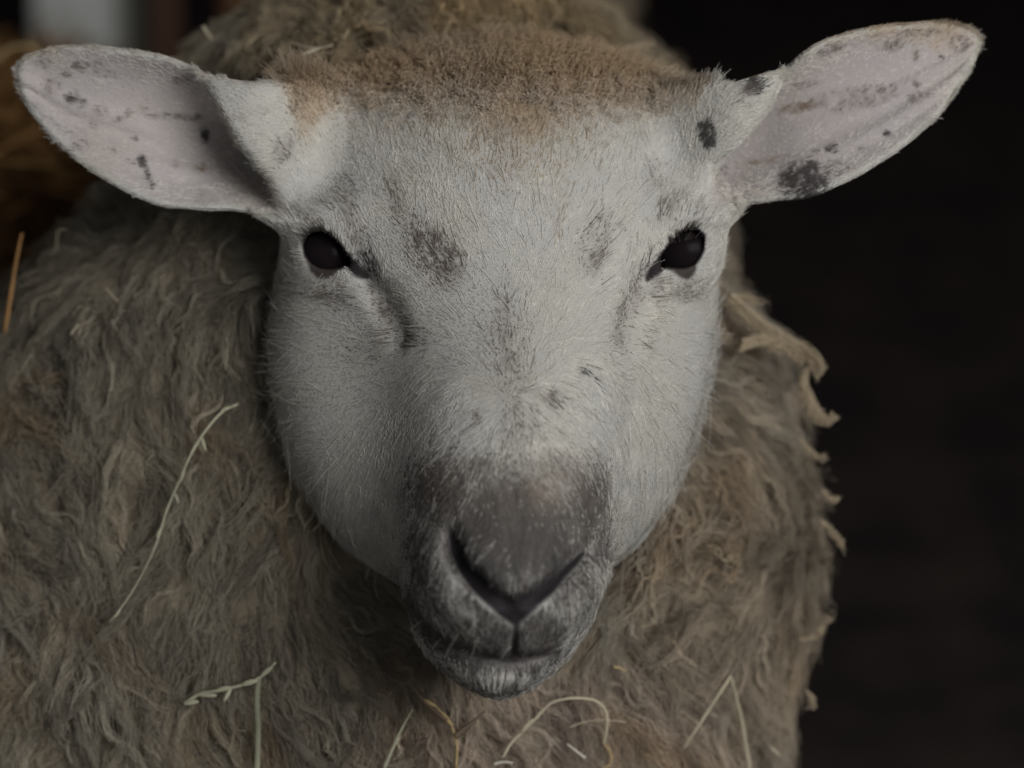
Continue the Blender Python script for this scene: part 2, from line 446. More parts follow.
# px, row, rx, ry, tilt, colour, strength
FACE_MARKS = [(398,202,8,24,-28,GREYB,.42),(415,228,13,22,-35,GREYB,.5),(434,252,25,19,35,GREYB,1.0),(445,272,16,16,0,GREYB,.6),(346,190,12,14,-30,GREYB,.35),
 (384,306,9,30,-26,GREYB,.62),(404,335,22,16,30,GREYB,.45),(360,352,20,10,0,GREYB,.2),(326,291,20,11,10,GREYB,.6),(345,293,14,16,-30,GREYB,.4),(352,226,10,24,-30,GREYB,.45),(316,222,16,7,20,GREYB,.35),
 (365,262,10,9,0,DARK,.6),(372,272,8,9,0,DARK,.7),(594,252,13,22,8,GREYB,.5),(602,225,24,12,-15,GREYB,.28),(630,300,9,30,18,GREYB,.5),(620,336,12,16,10,GREYB,.35),(662,212,16,10,-30,GREYB,.4),(690,222,15,6,-20,GREYB,.5),
 (686,291,18,9,-10,GREYB,.6),(657,288,7,12,10,GREYB,.55),(643,268,8,9,0,DARK,.45),(657,176,14,16,0,GREYB,.22),(505,330,15,38,0,GREYB,.4),(517,402,16,52,0,GREYB,.33),
 (583,370,4.5,5,0,DARK,1),(551,398,10,8,20,GREYB,.9),(478,415,6,7,0,GREYB,.5),(524,432,26,8,0,GREYB,.3),(560,205,6,34,5,TAN,.35),(445,445,20,14,0,GREYB,.2),
 (516,150,60,36,0,TAN,.4),(505,120,120,22,0,TAN,.5)]
MUZZLE = [(518,530,70,60,0,.95),(442,495,34,38,0,.85),(446,470,26,16,0,.5),(588,505,22,44,0,.85),(560,478,34,24,0,.6),(478,470,26,18,0,.55),(430,555,28,46,0,.62),(600,545,10,30,0,.7),
 (425,590,30,34,0,.5),(455,605,30,28,0,.35),(520,643,44,20,0,.75),(478,632,36,20,0,.65),(583,600,26,34,0,.5),(545,628,24,18,0,.75),(440,668,34,9,38,.5),(490,688,44,9,0,.45),(436,640,26,10,42,.7),(470,660,34,9,14,.7),(515,666,36,9,-2,.7),(552,660,24,8,-20,.6),(540,680,34,9,-25,.45)]  # band under the lip: dark lip skin plus painted shade of the upper lip
EAR_MARKS = [(72,98,8,6,0,DARK,.6),(52,88,10,8,0,GREYB,.5),(84,104,4,5,0,DARK,.5),(80,66,11,4,0,GREYB,.7),(68,74,4,4,0,GREYB,.6),(96,64,10,4,0,GREYB,.4),(100,110,8,6,0,GREYB,.55),(92,124,8,5,0,GREYB,.4),(130,114,5,4,0,GREYB,.6),(116,119,4,3,0,GREYB,.7),(122,119,3,3,0,GREYB,.7),(140,110,8,4,0,ORNG*.5,.5),(165,116,20,3,0,GREYB,.55),(190,117,16,4,0,GREYB,.6),
 (142,161,5,6,0,DARK,.65),(132,162,4,3,0,GREYB,.5),(147,171,3,8,-20,DARK,.5),(152,184,3,6,-20,DARK,.5),(136,139,2.5,2.5,0,DARK,.7),(115,151,3,2,0,GREYB,.6),(205,136,4.5,8,10,DARK,.95),(203,168,9,5,0,ORNG*.45,.6),(176,165,4,5,0,GREYB,.5),(182,80,10,5,20,GREYB,.3),(80,140,10,14,-20,GREYB,.25),(240,118,8,4,20,GREYB,.3),(284,150,10,18,20,GREYB,.4),(106,73,22,4,5,GREYB,.3),(45,62,8,6,0,GREYB,.3),
 (803,181,22,19,0,DARK,1.2),(831,148,6,5,0,DARK,.9),(755,86,9,8,-30,DARK,1.1),(746,92,12,7,-20,GREYB,.6),(707,135,8,14,-15,DARK,1.1),(742,104,12,5,-20,GREYB,.35),(958,44,9,9,0,GREYB,.7),(920,33,32,4,-4,GREYB,.5),(892,46,14,6,-10,GREYB,.5),(829,50,14,6,-15,GREYB,.5),(855,98,42,11,-8,GREYB,.5),(797,108,20,5,-10,ORNG*.4,.7),(880,92,20,6,0,GREYB,.3),
 (916,55,2.5,7,0,ORNG*.35,.8),(941,58,3,3,0,DARK,.7),(917,84,4,4,0,GREYB,.6),(918,97,12,6,-15,GREYB,.6),(886,133,4,3,0,DARK,.7),(835,168,12,8,0,GREYB,.35),(805,85,16,4,-10,GREYB,.35),(770,160,26,3,-8,ORNG*.6,.45),(723,170,5,5,0,DARK,.4),(862,148,4,3,0,GREYB,.5),(815,152,3,3,0,GREYB,.5)]
def ellm(px, row, m, soft=.55):
    a = math.radians(m[4]); dx = px - m[0]; dy = row - m[1]
    u = (dx * math.cos(a) + dy * math.sin(a)) / m[2]; v = (-dx * math.sin(a) + dy * math.cos(a)) / m[3]
    q = np.sqrt(u * u + v * v)
    return 1 - sstep(1 - soft, 1 + soft, q)
def coat_color(px, row, y, rnd, ear, soft=False, base=None):
    """hair colour at a root; rnd (N,) picks between the hairs of a mixed patch"""
    N = len(px)
    c = np.tile(WHITE, (N, 1)) * (1 + .12 * (fbm(np.stack([px/28, row/28], -1), 3, 2)[:, None] - .5))
    if base is not None: c = base.copy()
    n1 = fbm(np.stack([px/11, row/15], -1), 2, 8) - .5; n2 = fbm(np.stack([px/3.5, row/5], -1), 2, 9) - .5
    yellow = fbm(np.stack([px/50, row/60], -1), 2, 77)[:, None]
    c = c * (1 - np.array([.0, .02, .08]) * yellow)
    # rusty tan band over the poll
    lim = 92 + 40 * np.exp(-((px - 520) / 55) ** 2) + 16 * (vnoise(np.stack([px/22, row*0], -1), 4) - .5) + 30 * np.exp(-((px - 305) / 22) ** 2) + 8 * np.exp(-((px - 640) / 60) ** 2)
    lim = lim - 60 * sstep(0, 40, np.maximum(300 - px, px - 690))
    m = 1 - sstep(-30, 26, row - lim + 14 * n1)
    tt = .5 + .5 * np.tanh(3 * (fbm(np.stack([px/40, row/25], -1), 2, 21) - .5))
    tan = TAN * (1 - tt[:, None]) + ORNG * tt[:, None]
    c = c + (tan * (.8 + .4 * rnd[:, None]) - c) * (np.where(rnd < m, 1, m) * .85)[:, None]
    def put(k, col, a, lo, hi, ns=1):
        nonlocal c
        if soft and ns: k = k * np.clip(.65 + 2.2 * n2 + 1.2 * n1, 0, 1.4)
        k = np.clip(k, 0, 1)
        if soft:
            c = c + (col - c) * (k * .92)[:, None]
        else:
            p = np.clip(k * (1 + 1.0 * a + 1.0 * n2), 0, 1)
            hit = (rnd < p)[:, None]
            c = np.where(hit, c + (col * (lo + (hi - lo) * vnoise(np.stack([px*1.7, row*1.7], -1), 5)[:, None]) - c) * .85, c + (col - c) * (.25 * p)[:, None])
            if M_dark[0]: c = np.where(hit, c * .55, c)
    M_dark = [False]
    for M in FACE_MARKS:
        M_dark[0] = M[5] is DARK
        put(ellm(px, row, M, .8) * M[6] * (~ear) * (y < 120), M[5], n1, .8, 1.3)
    M_dark[0] = False
    k = np.zeros(N)
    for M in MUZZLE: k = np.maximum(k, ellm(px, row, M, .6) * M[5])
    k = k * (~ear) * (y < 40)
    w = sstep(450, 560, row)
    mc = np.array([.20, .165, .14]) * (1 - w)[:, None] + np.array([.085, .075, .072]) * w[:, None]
    # darker streaks fanning up from the nose and at the sides of the muzzle
    ang = np.arctan2(px - 515, 620 - row); st = vnoise(np.stack([ang * 22, row / 40], -1), 33)
    mc = mc * (.62 + .8 * st)[:, None]
    lt = np.exp(-(((px - 548) / 22) ** 2 + ((row - 486) / 22) ** 2)); mc = mc + (np.array([.36, .29, .225]) - mc) * (lt * .6)[:, None]
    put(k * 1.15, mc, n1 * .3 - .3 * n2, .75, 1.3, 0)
    for M in EAR_MARKS:
        M_dark[0] = M[5] is DARK
        put(ellm(px, row, M, .4) * M[6] * (1.6 if M[5] is DARK else 1.15) * (y < 110), M[5], n1 * .6, .8, 1.2)
    for poly in (EAR_L, EAR_R):
        dp = polyd(poly, px, row)
        k = (1 - sstep(1, 8, -dp)) * ear * (row < 120) * (dp < 8) * .35 * (rnd < .6)
        c = c + (ORNG * .9 - c) * k[:, None]
    return np.clip(c, .02, .9)
def ear_zone(px, row, y):
    """ear at all, and inner side of the cup"""
    dl = np.minimum(polyd(EAR_L, px, row), polyd(EAR_R, px, row))
    e = (dl < 10) & ((px < 286) | (px > 712)) & (y < 175)
    fr = np.minimum(polyd(FRONT_L, px, row), polyd(FRONT_R, px, row))
    mid = np.where(px < 500, ear_mid('L', px, row)[0], ear_mid('R', px, row)[0])
    inner = e & (y < mid + 1) & (fr > -2) & (dl < -9)
    return e, inner, dl, fr

def tri_sample(V, Q, n, weight=None, r=rng):
    a, b, c, d = (V[Q[:, i]] for i in range(4))
    n1 = np.cross(c - a, d - b) ; A = np.linalg.norm(n1, axis=1) * .5
    nr = n1 / np.maximum(2 * A[:, None], 1e-9)
    w = A if weight is None else A * weight
    cs = np.cumsum(w); k = np.minimum(np.searchsorted(cs, r.random(n) * cs[-1]), len(Q) - 1)
    u = r.random((n, 1)); v = r.random((n, 1))
    P = (a[k]*(1-u)*(1-v) + b[k]*u*(1-v) + c[k]*u*v + d[k]*(1-u)*v)
    return P, nr[k], k, cs[-1]
def vert_normals(V, Q):
    n1 = np.cross(V[Q[:, 2]] - V[Q[:, 0]], V[Q[:, 3]] - V[Q[:, 1]])
    N = np.zeros_like(V)
    for i in range(4): np.add.at(N, Q[:, i], n1)
    return N / np.maximum(np.linalg.norm(N, axis=1, keepdims=True), 1e-9)
def unit(v): return v / np.maximum(np.linalg.norm(v, axis=-1, keepdims=True), 1e-9)

# ------------------------------------------------------------------ short hair of head and ears
def grow_coat(V, Q, VN):
    cen = V[Q].mean(1); px, row, y = L2P(cen)
    fn = unit(VN[Q].mean(1))
    view = unit(-(cen - np.array([0, -D, 0])))
    face = (fn * view).sum(1)
    e, inner, dl, fr = ear_zone(px, row, y)
    nose = polyd(NOSE_SKIN, px, row); eye = np.minimum(polyd(EYE_L, px, row), polyd(EYE_R, px, row))
    wgt = np.where(face > -.25, 1.0, .25)
    wgt *= np.where((nose < 1) & (y < -150), 0, 1) * np.where((eye < 2.5) & (y < 80), 0, 1)
    md = np.minimum(lined(MOUTH, px, row)[0], 1.6 + lined([(517,618),(516,634),(513,655)], px, row)[0]); wgt *= np.where((md < 6) & (y < -100), .12, 1)
    wgt *= np.where(y > 260, .1, 1)
    lid = np.minimum(polyd(LID_L, px, row), polyd(LID_R, px, row)); wgt *= np.where((lid < 1) & (y < 80), .08, 1)
    wgt = np.where(inner, wgt * (.34 + .66 * sstep(-38, -12, dl + 10 * (vnoise(np.stack([px/8, row/8], -1), 90) - .5))), wgt)
    N = 430000
    P, _, k, area = tri_sample(V, Q, N, wgt)
    n = unit(fn[k] + rng.normal(0, .05, (N, 3)))
    px, row, y = L2P(P); e, inner, dl, fr = ear_zone(px, row, y)
    # growth direction: radiates from the middle of the face
    f = np.stack([(px - 512), np.zeros(N), -(row - 345) * 1.15], -1)
    f[:, 1] = .25 * np.abs(f[:, 0])
    dist = np.hypot(px - 512, row - 345)
    up = np.exp(-(dist / 60) ** 2)
    f = unit(f) * (1 - up)[:, None] + np.array([0, 0, 1.0]) * up[:, None]
    # ears: from the base to the tip
    de = np.where((px < 500)[:, None], np.array([-1, 0, .25]), np.array([1, 0, .5]))
    f = np.where(e[:, None], de, f)
    # around the eyes: away from the lid
    for s, (ex, er, ey) in EYEC.items():
        q = np.hypot(px - ex, row - er); kk = np.exp(-((q - 20) / 22) ** 2)[:, None] * (~e)[:, None]
        away = unit(np.stack([px - ex, np.zeros(N), er - row], -1))
        sg = -1 if s == 'L' else 1
        f = f * (1 - kk) + unit(away + np.array([sg * .5, .2, .5])) * kk
    # swirl and tuft noise
    ns = np.stack([fbm(np.stack([px/55, row/55, y/55], -1), 2, 40 + i) - .5 for i in range(3)], -1)
    nt = np.stack([vnoise(np.stack([px/12, row/12, y/12], -1), 50 + i) - .5 for i in range(3)], -1)
    f = unit(f) + .8 * ns + .75 * nt + rng.normal(0, .09, (N, 3))
    f = f - (f * n).sum(1, keepdims=True) * n; f = unit(f)
    poll = (1 - sstep(78, 108, row)) * (~e) * (y < 260) * (1 - sstep(640, 665, px))
    ln = rng.uniform(13, 27, N)
    ln = np.where(row > 470, ln * .62, ln)                      # short on the muzzle
    ln = np.where(inner, rng.uniform(4, 10, N), ln)
    ln = np.where(e & ~inner, rng.uniform(7, 13, N), ln)
    ln = ln * (1 + .9 * poll)
    ln = np.where((np.minimum(np.hypot(px-330, row-254), np.hypot(px-683, row-251)) < 36), ln * .55, ln)
    cheek = sstep(360, 470, row) * sstep(90, 190, np.abs(px - 505))
    cheek = np.maximum(cheek, sstep(150, 200, np.abs(px - 500)) * sstep(275, 340, row)) * (~e)
    ln = ln * (1 + cheek * rng.uniform(0, 1.7, N))
    lift = np.where(e, .26, .24) + .3 * poll + .25 * cheek + rng.normal(0, .08, N) * (1 + 2 * cheek)
    K = 5; t = np.linspace(0, 1, K)[None, :, None]
    bend = rng.normal(0, .10, (N, 1, 3)) + nt[:, None, :] * .25
    l = ln[:, None, None]
    pts = P[:, None] + l * (t * (f * np.cos(lift)[:, None])[:, None] + (np.sin(lift)[:, None] * n)[:, None] * (t * (1.15 - .55 * t)) + bend * t * t * .5)
    pts = pts - n[:, None] * .8
    rad = rng.uniform(.32, .55, (N, 1)) * np.linspace(1, .3, K)[None] * S
    cols = coat_color(px, row, y, rng.random(N), e)
    cols = np.where(inner[:, None], cols * np.array([1.0, .97, .97]), cols)
    cols *= rng.uniform(.80, 1.10, (N, 1)) * (.86 + .28 * vnoise(np.stack([px/6, row/9, y/9], -1), 58))[:, None]
    nsd = polyd(NOSE_SKIN, px, row); dk = (1 - sstep(2, 15, nsd + 5 * nt[:, 0])) * (y < -150) * .85
    cols = cols + (np.array([.07, .06, .062]) - cols) * dk[:, None]
    mk = (1 - sstep(4, 12, lined(MOUTH, px, row)[0])) * (y < -100) * .75; cols = cols + (np.array([.09, .08, .078]) - cols) * mk[:, None]
    keep = ~((polyd(NOSE_SKIN, px, row) < .5) & (y < -150))
    return L2W(pts[keep]), rad[keep], cols[keep]

# lashes, whiskers and the few long hairs round the eyes
def grow_lashes():
    P = []; C = []
    for poly, sg, ids in ((EYE_L, -1, range(0, 8)), (EYE_R, 1, (16, 15, 14, 13, 0))):
        pts = np.array([poly[i] for i in ids], float)
        for q in range(46):
            u = rng.random() * (len(pts) - 1); i = int(u); b = pts[i] + (pts[min(i+1, len(pts)-1)] - pts[i]) * (u - i)
            ey = surf_y(float(round(b[0] - 0)), float(round(b[1] - 3)))
            a = P2L(b[0], b[1], ey - 1)[None][0]
            ec = EYEC['L' if sg < 0 else 'R']; aw = unit(np.array([b[0] - ec[0], 0, ec[1] - b[1]])); out = unit(aw * 1.1 + np.array([sg * .15 + rng.normal(0, .12), -.55, .12])); ln = rng.uniform(5, 11)
            t = np.linspace(0, 1, 6)[:, None]
            P.append(a + ln * (t * out + t * t * np.array([sg * .15, .1, .1]))); C.append((.07, .06, .055))
    for q in range(9):    # chin and lip whiskers
        x = rng.uniform(415, 570); r = rng.uniform(600, 645)
        a = P2L(x, r, surf_y(round(x), round(r)))
        out = np.array([(x - 500) / 90, -.5, -.5]) ; ln = rng.uniform(14, 30); t = np.linspace(0, 1, 6)[:, None]
        P.append(a + ln * (t * unit(out) + t * t * np.array([0, 0, -.25]))); C.append((.3, .28, .26))
    P = np.array(P); rad = np.tile(np.linspace(.5, .15, 6), (len(P), 1)) * S
    return L2W(P), rad, np.array(C)

# ------------------------------------------------------------------ fleece
def lock_paths(C, n, ln, swirl, lift, K, r, amp, freq):
    """centre lines (M,K,3) of wool locks lying over the surface, in units"""
    M = len(C)
    down = unit(np.tile(np.array([0, U_ @ np.array([0,0,-1]) * 0 - math.sin(PITCH) * 0, -1.0]), (M, 1)))
    g = down - (down * n).sum(1, keepdims=True) * n; g = unit(g + 1e-4)
    s = np.cross(n, g)
    a = swirl
    t = np.linspace(0, 1, K)
    cur = r.normal(0, .55, M)
    ang = a[:, None] + cur[:, None] * t[None] + amp[:, None] * np.sin(freq[:, None] * t[None] * 6.28 + r.uniform(0, 6.28, (M, 1)))
    step = ln[:, None] / (K - 1)
    d = np.cos(ang)[..., None] * g[:, None] + np.sin(ang)[..., None] * s[:, None]
    path = np.concatenate([np.zeros((M, 1, 3)), np.cumsum(d[:, :-1] * step[..., None], 1)], 1)
    h = lift[:, None] * (1 - (1 - t[None]) ** 2.2) * (1 - .45 * t[None] ** 2)
    return C[:, None] + path + n[:, None] * h[..., None]
def frizz(path, n_str, R, r, K, fr=1.6, tip=.3):
    M = len(path)
    th = r.uniform(0, 6.28, (M, n_str)); rr = np.sqrt(r.random((M, n_str))) * R[:, None]
    T = unit(path[:, -1] - path[:, 0]); A = unit(np.cross(T, np.array([.3, 1, .2]))); B = np.cross(T, A)
    t = np.linspace(0, 1, K)
    off = (np.cos(th) * rr)[..., None] * A[:, None] + (np.sin(th) * rr)[..., None] * B[:, None]
    fall = (1 - (1 - tip) * t ** .8)[None, None, :, None]
    u = r.uniform(.45, 1.0, (M, n_str, 1)) * t[None, None] * (K - 1)
    i0 = np.clip(u.astype(int), 0, K - 2); fr_ = (u - i0)[..., None]; mi = np.arange(M)[:, None, None]
    base = path[mi, i0] * (1 - fr_) + path[mi, i0 + 1] * fr_
    P = base + off[:, :, None] * fall
    w = r.normal(0, fr, (M, n_str, K // 2 + 1, 3))
    wi = np.repeat(w, 2, axis=2)[:, :, :K]; wi = (wi + np.roll(wi, 1, 2)) * .5
    P = P + wi * (.3 + .9 * t)[None, None, :, None]
    return P.reshape(M * n_str, K, 3)
def wool_tint(px, row, r, M):
    n = fbm(np.stack([px/60, row/60], -1), 3, 61); n2 = vnoise(np.stack([px/25, row/35], -1), 63)
    right = sstep(560, 700, px)
    a = np.array([.39, .35, .275]); b = np.array([.51, .435, .335])
    c = a * (1 - right)[:, None] + b * right[:, None]
    top = np.exp(-((px - 480) / 200) ** 2) * (1 - sstep(50, 140, row))
    c = c + (np.array([.60, .45, .255]) - c) * (top * .85)[:, None]
    low = np.exp(-((px - 530) / 160) ** 2) * sstep(590, 690, row)
    c = c + (np.array([.68, .56, .46]) - c) * (low * .85)[:, None]  # pinkish tan wool below the chin, colour brightened to offset the head's shadow
    rust = sstep(.58, .78, n); c = c + (np.array([.42, .28, .15]) - c) * (rust * .45)[:, None]
    grey = sstep(.6, .8, n2); c = c + (np.array([.42, .40, .35]) - c) * (grey * .4)[:, None]
    return c * r.uniform(.55, 1.2, (M, 1)) * (.72 + .56 * vnoise(np.stack([px/16, row/34], -1), 66))[:, None]
def grow_fleece(V, Q, VN):
    r = np.random.default_rng(19)
    cen = V[Q].mean(1); px, row, y = L2P(cen); fn = unit(VN[Q].mean(1)); view = unit(-(cen - np.array([0, -D, 0])))
    face = (fn * view).sum(1); W = L2W(cen)
    vis = (face > -.3) & (px > -70) & (px < 1060) & (row > -80) & (row < 850) & (y < 1300)
    hidden = (px > 320) & (px < 650) & (row > 130) & (row < 560)
    hid2 = (px > 60) & (px < 210) & (row > 80) & (row < 160)
    legs = W[:, 2] < .05
    out = []
    def batch(M, n_str, wgt, ln, R, lift, K, rad, amp, fr=1.6, tip=.3, tint=1.0):
        P, _, k, area = tri_sample(V, Q, M, wgt, r)
        n = unit(fn[k]); px, row, y = L2P(P)
        sw = 2.6 * (fbm(P / 170.0, 2, 71) - .5) * 2 + 1.3 * (vnoise(P / 45.0, 75) - .5) + r.normal(0, .16, M) - .45 * (1 - sstep(200, 420, px)) * (1 - .6 * sstep(300, 600, row))
        path = lock_paths(P - n * 6, n, r.uniform(*ln, M), sw, r.uniform(*lift, M), K, r, r.uniform(*amp, M), r.uniform(1.0, 3.0, M))
        H = frizz(path, n_str, r.uniform(*R, M), r, K, fr, tip)
        c = tint * np.repeat(wool_tint(px, row, r, M), n_str, 0) * r.uniform(.85, 1.12, (M * n_str, 1))
        rd = np.repeat(r.uniform(.8, 1.2, (M * n_str, 1)), K, 1) * np.linspace(1, .6, K)[None] * rad * S
        out.append((L2W(H), rd, c))
    dense = vis & ~hidden & ~hid2
    w = dense.astype(float)
    batch(8500, 26, w, (45, 105), (7, 17), (3, 24), 9, .30, (.1, .45), 2.3, .75)
    batch(1700, 34, w, (70, 130), (5, 10), (14, 32), 12, .30, (.15, .55), 2.0, .6)      # the larger hanging locks
    batch(2400, 10, w, (40, 120), (1.5, 4.5), (18, 36), 12, .28, (.3, 1.0), 1.6, .55, 1.3)      # thin stringy ones on top, coloured lighter as painted highlights
    batch(17000, 3, w, (20, 75), (8, 20), (8, 34), 9, .24, (.4, 1.4), 4.0, 1.2)         # loose fibres
    batch(9500, 11, ((~dense) & ~legs).astype(float), (60, 130), (9, 18), (8, 26), 7, 1.5, (.2, .7), 3)    # the rest of the body, coarser
    return out

def grow_poll(V, Q, VN):
    """woolly forelock between the ears"""
    r = np.random.default_rng(5)
    cen = V[Q].mean(1); px, row, y = L2P(cen); fn = unit(VN[Q].mean(1)); e = ear_zone(px, row, y)[0]
    w = ((row < 128) & (px > 296) & (px < 672) & (y < 215) & ~e).astype(float) * (1 - .97 * sstep(62, 126, row)) 
    M = 2600; n_str = 22; K = 9
    P, _, k, _ = tri_sample(V, Q, M, w, r); n = unit(fn[k]); px, row, y = L2P(P)
    up = np.stack([(px - 512) / 300, .9 + 0 * px, np.full(M, .75)], -1) + r.normal(0, .3, (M, 3)); d = unit(up + .25 * n)
    side = unit(np.cross(d, n)); t = np.linspace(0, 1, K)
    ln = (r.uniform(18, 52, M) * (1 - .6 * sstep(66, 110, row)))[:, None, None]; ph = r.uniform(0, 6.28, (M, 1)); fq = r.uniform(.5, 1.6, (M, 1))
    path = P[:, None] - 3 * n[:, None] + d[:, None] * ln * t[None, :, None] + side[:, None] * (np.sin(ph + 6.28 * fq * t) * 4 * t)[..., None] - np.array([0, 0, 1.]) * ln * .35 * (t ** 2.2)[None, :, None]
    H = frizz(path, n_str, r.uniform(8, 20, M), r, K, 2.0, 1.1)
    a = fbm(np.stack([px/45, row/30], -1), 2, 21)[:, None]
    c = np.array([.54, .44, .33]) * (1 - a) + np.array([.58, .425, .265]) * a; wl = sstep(80, 122, row)[:, None] * .5; c = c + (WHITE - c) * wl; c = c * r.uniform(.85, 1.12, (M, 1))
    c = np.repeat(c, n_str, 0) * r.uniform(.85, 1.12, (M * n_str, 1))
    return L2W(H), np.tile(np.linspace(.30, .16, K), (M * n_str, 1)) * S, c
def guided_lock(pts, R, n_str, col, r, taper=.7):
    """one drawn-out lock of wool along given (px,row,y) points"""
    P = np.array([P2L(*p).reshape(3) for p in pts]); K = 22
    u = np.linspace(0, len(P) - 1, K); path = np.stack([mono(np.arange(len(P)), P[:, a], u) for a in range(3)], -1)[None]
    H = frizz(path, n_str, np.array([R]), r, K, 2.3, taper)
    return L2W(H), np.full((n_str, K), .3 * S), np.tile(np.array(col), (n_str, 1)) * r.uniform(.75, 1.1, (n_str, 1))

# ==== ASSEMBLE
sheep = bpy.data.objects.new('sheep', None); COL.objects.link(sheep); sheep.location = BASE
tag(sheep, 'white-faced woolly sheep with dark muzzle and spotted ears, facing the camera', 'sheep')
hV, hQ = build_head(); hN = vert_normals(hV, hQ)
bV, bQ = build_body(); bN = vert_normals(bV, bQ)

px, row, y = L2P(hV); e, inner, dl, fr = ear_zone(px, row, y)
basec = np.tile(WHITE, (len(px), 1)); basec[inner] = PINK
skin = coat_color(px, row, y, np.full(len(px), .99), e, True, basec)
skin = skin * np.where(inner, .85, .64)[:, None]  # skin under the coat darkened, painting depth shade between the hairs
k = (1 - sstep(-1.5, 2.5, polyd(NOSE_SKIN, px, row))) * (y < -150)
skin = skin + (np.array([.022, .019, .022]) - skin) * k[:, None]
k = (1 - sstep(1.5, 5, np.minimum(polyd(EYE_L, px, row), polyd(EYE_R, px, row)))) * (y < 90)
skin = skin + (np.array([.03, .024, .026]) - skin) * k[:, None]
k = (1 - sstep(-1, 3, np.minimum(polyd(LID_L, px, row), polyd(LID_R, px, row)))) * (y < 90)
skin = skin + (np.array([.06, .048, .045]) - skin) * k[:, None]
k = (1 - sstep(2, 5, lined([(517,618),(516,634),(513,655)], px, row)[0])) * (y < -150)
skin = skin + (np.array([.03, .026, .028]) - skin) * (k * .9)[:, None]
k = (1 - sstep(3, 6, lined(MOUTH, px, row)[0])) * (y < -100)
skin = skin + (np.array([.06, .05, .05]) - skin) * (k * .8)[:, None]
skinb = np.tile(np.array([.24, .20, .145]), (len(bV), 1))
allV = np.concatenate([L2W(hV), L2W(bV)]); allQ = np.concatenate([hQ, bQ + len(hV)]); allC = np.concatenate([skin, skinb])
m_skin = mat_attr('sheep_skin', .65, .2, .25, 1200)
m_hair = mat_attr('short_hair', .6, .25, trans=.4)
m_wool = mat_attr('wool', .85, .1, trans=.25)
body = mesh_obj('body', allV, allQ, m_skin, sheep, allC, offset=BASE)
P, rad, c = grow_coat(hV, hQ, hN)
P2, rad2, c2 = grow_lashes()
coat = hair_obj('coat_hair', P, rad, c, m_hair, sheep, BASE)
hair_obj('eyelash_hair', P2, rad2, c2, m_hair, sheep, BASE)
parts = grow_fleece(bV, bQ, bN)
rl = np.random.default_rng(2); WC = (.60, .50, .36)
parts.append(grow_poll(hV, hQ, hN))
for pts, R, ns in [([(728,298,190),(755,322,196),(785,341,200),(806,352,200),(820,368,198),(817,376,196)], 8, 150),
                   ([(806,368,205),(803,385,206),(810,404,206),(820,418,205),(831,421,204),(833,414,203)], 6, 120),
                   ([(740,345,175),(765,340,190),(792,352,200),(806,366,205)], 7, 120),
                   ([(728,296,200),(748,298,205),(768,303,205)], 2.2, 24), ([(800,440,215),(815,455,215),(832,460,214)], 2, 20), ([(820,520,215),(835,535,214),(846,552,212)], 2, 20),
                   ([(800,640,205),(815,636,205),(826,622,204),(832,612,204)], 2.2, 26), ([(612,60,215),(625,48,218),(645,46,220),(655,40,220)], 2.2, 26), ([(625,72,205),(640,62,208),(655,64,208)], 2.5, 24),
                   ([(822,490,215),(832,500,214),(838,498,213)], 1.6, 14), ([(806,690,205),(812,700,204),(809,712,203)], 2, 16)]:
    parts.append(guided_lock(pts, R, ns, WC, rl))
def merge_hair(parts, name, mat, parent):
    hc = bpy.data.hair_curves.new(name)
    sizes = []
    for P, rad, c in parts: sizes += [P.shape[1]] * len(P)
    hc.add_curves(sizes)
    pos = np.concatenate([(P - BASE).reshape(-1, 3) for P, _, _ in parts]); rr = np.concatenate([q.reshape(-1) for _, q, _ in parts]); cc = np.concatenate([q for _, _, q in parts])
    hc.attributes['position'].data.foreach_set('vector', pos.astype(np.float32).ravel())
    ra = hc.attributes.get('radius') or hc.attributes.new('radius', 'FLOAT', 'POINT'); ra.data.foreach_set('value', rr.astype(np.float32))
    ca = hc.attributes.new('col', 'FLOAT_COLOR', 'CURVE'); ca.data.foreach_set('color', np.concatenate([cc, np.ones((len(cc), 1))], 1).astype(np.float32).ravel())
    hc.materials.append(mat)
    o = bpy.data.objects.new(name, hc); COL.objects.link(o); o.parent = parent
    return o
fleece = merge_hair(parts, 'fleece', m_wool, sheep)
m_eye = bpy.data.materials.new('eye'); m_eye.use_nodes = True
b = m_eye.node_tree.nodes['Principled BSDF']; b.inputs['Base Color'].default_value = (.012, .009, .010, 1); b.inputs['Roughness'].default_value = .25; b.inputs['Specular IOR Level'].default_value = .03
def eyeball(s):
    ex, er, ey = EYEC[s]; k = 1 + ey / D; R0 = EYER * k
    c = P2L(ex, er, ey)
    nu, nv = 40, 24; V = []; F = []
    sg = -1 if s == 'L' else 1
    ax = unit(np.array([sg * .75, -.62, .1])); e1 = unit(np.cross(ax, [0, 0, 1.0])); e2 = np.cross(ax, e1)
    for j in range(nv + 1):
        th = math.pi * j / nv; bulge = 1 + .05 * math.exp(-(th / .5) ** 2)     # cornea
        for i in range(nu):
            ph = 2 * math.pi * i / nu
            V.append(c + R0 * bulge * (math.cos(th) * ax + math.sin(th) * (math.cos(ph) * e1 + math.sin(ph) * e2)))
    for j in range(nv):
        for i in range(nu):
            F.append((j*nu+i, j*nu+(i+1)%nu, (j+1)*nu+(i+1)%nu, (j+1)*nu+i))
    return mesh_obj('eye', L2W(np.array(V)), np.array(F), m_eye, sheep, offset=BASE)
eyeball('L'); eyeball('R')

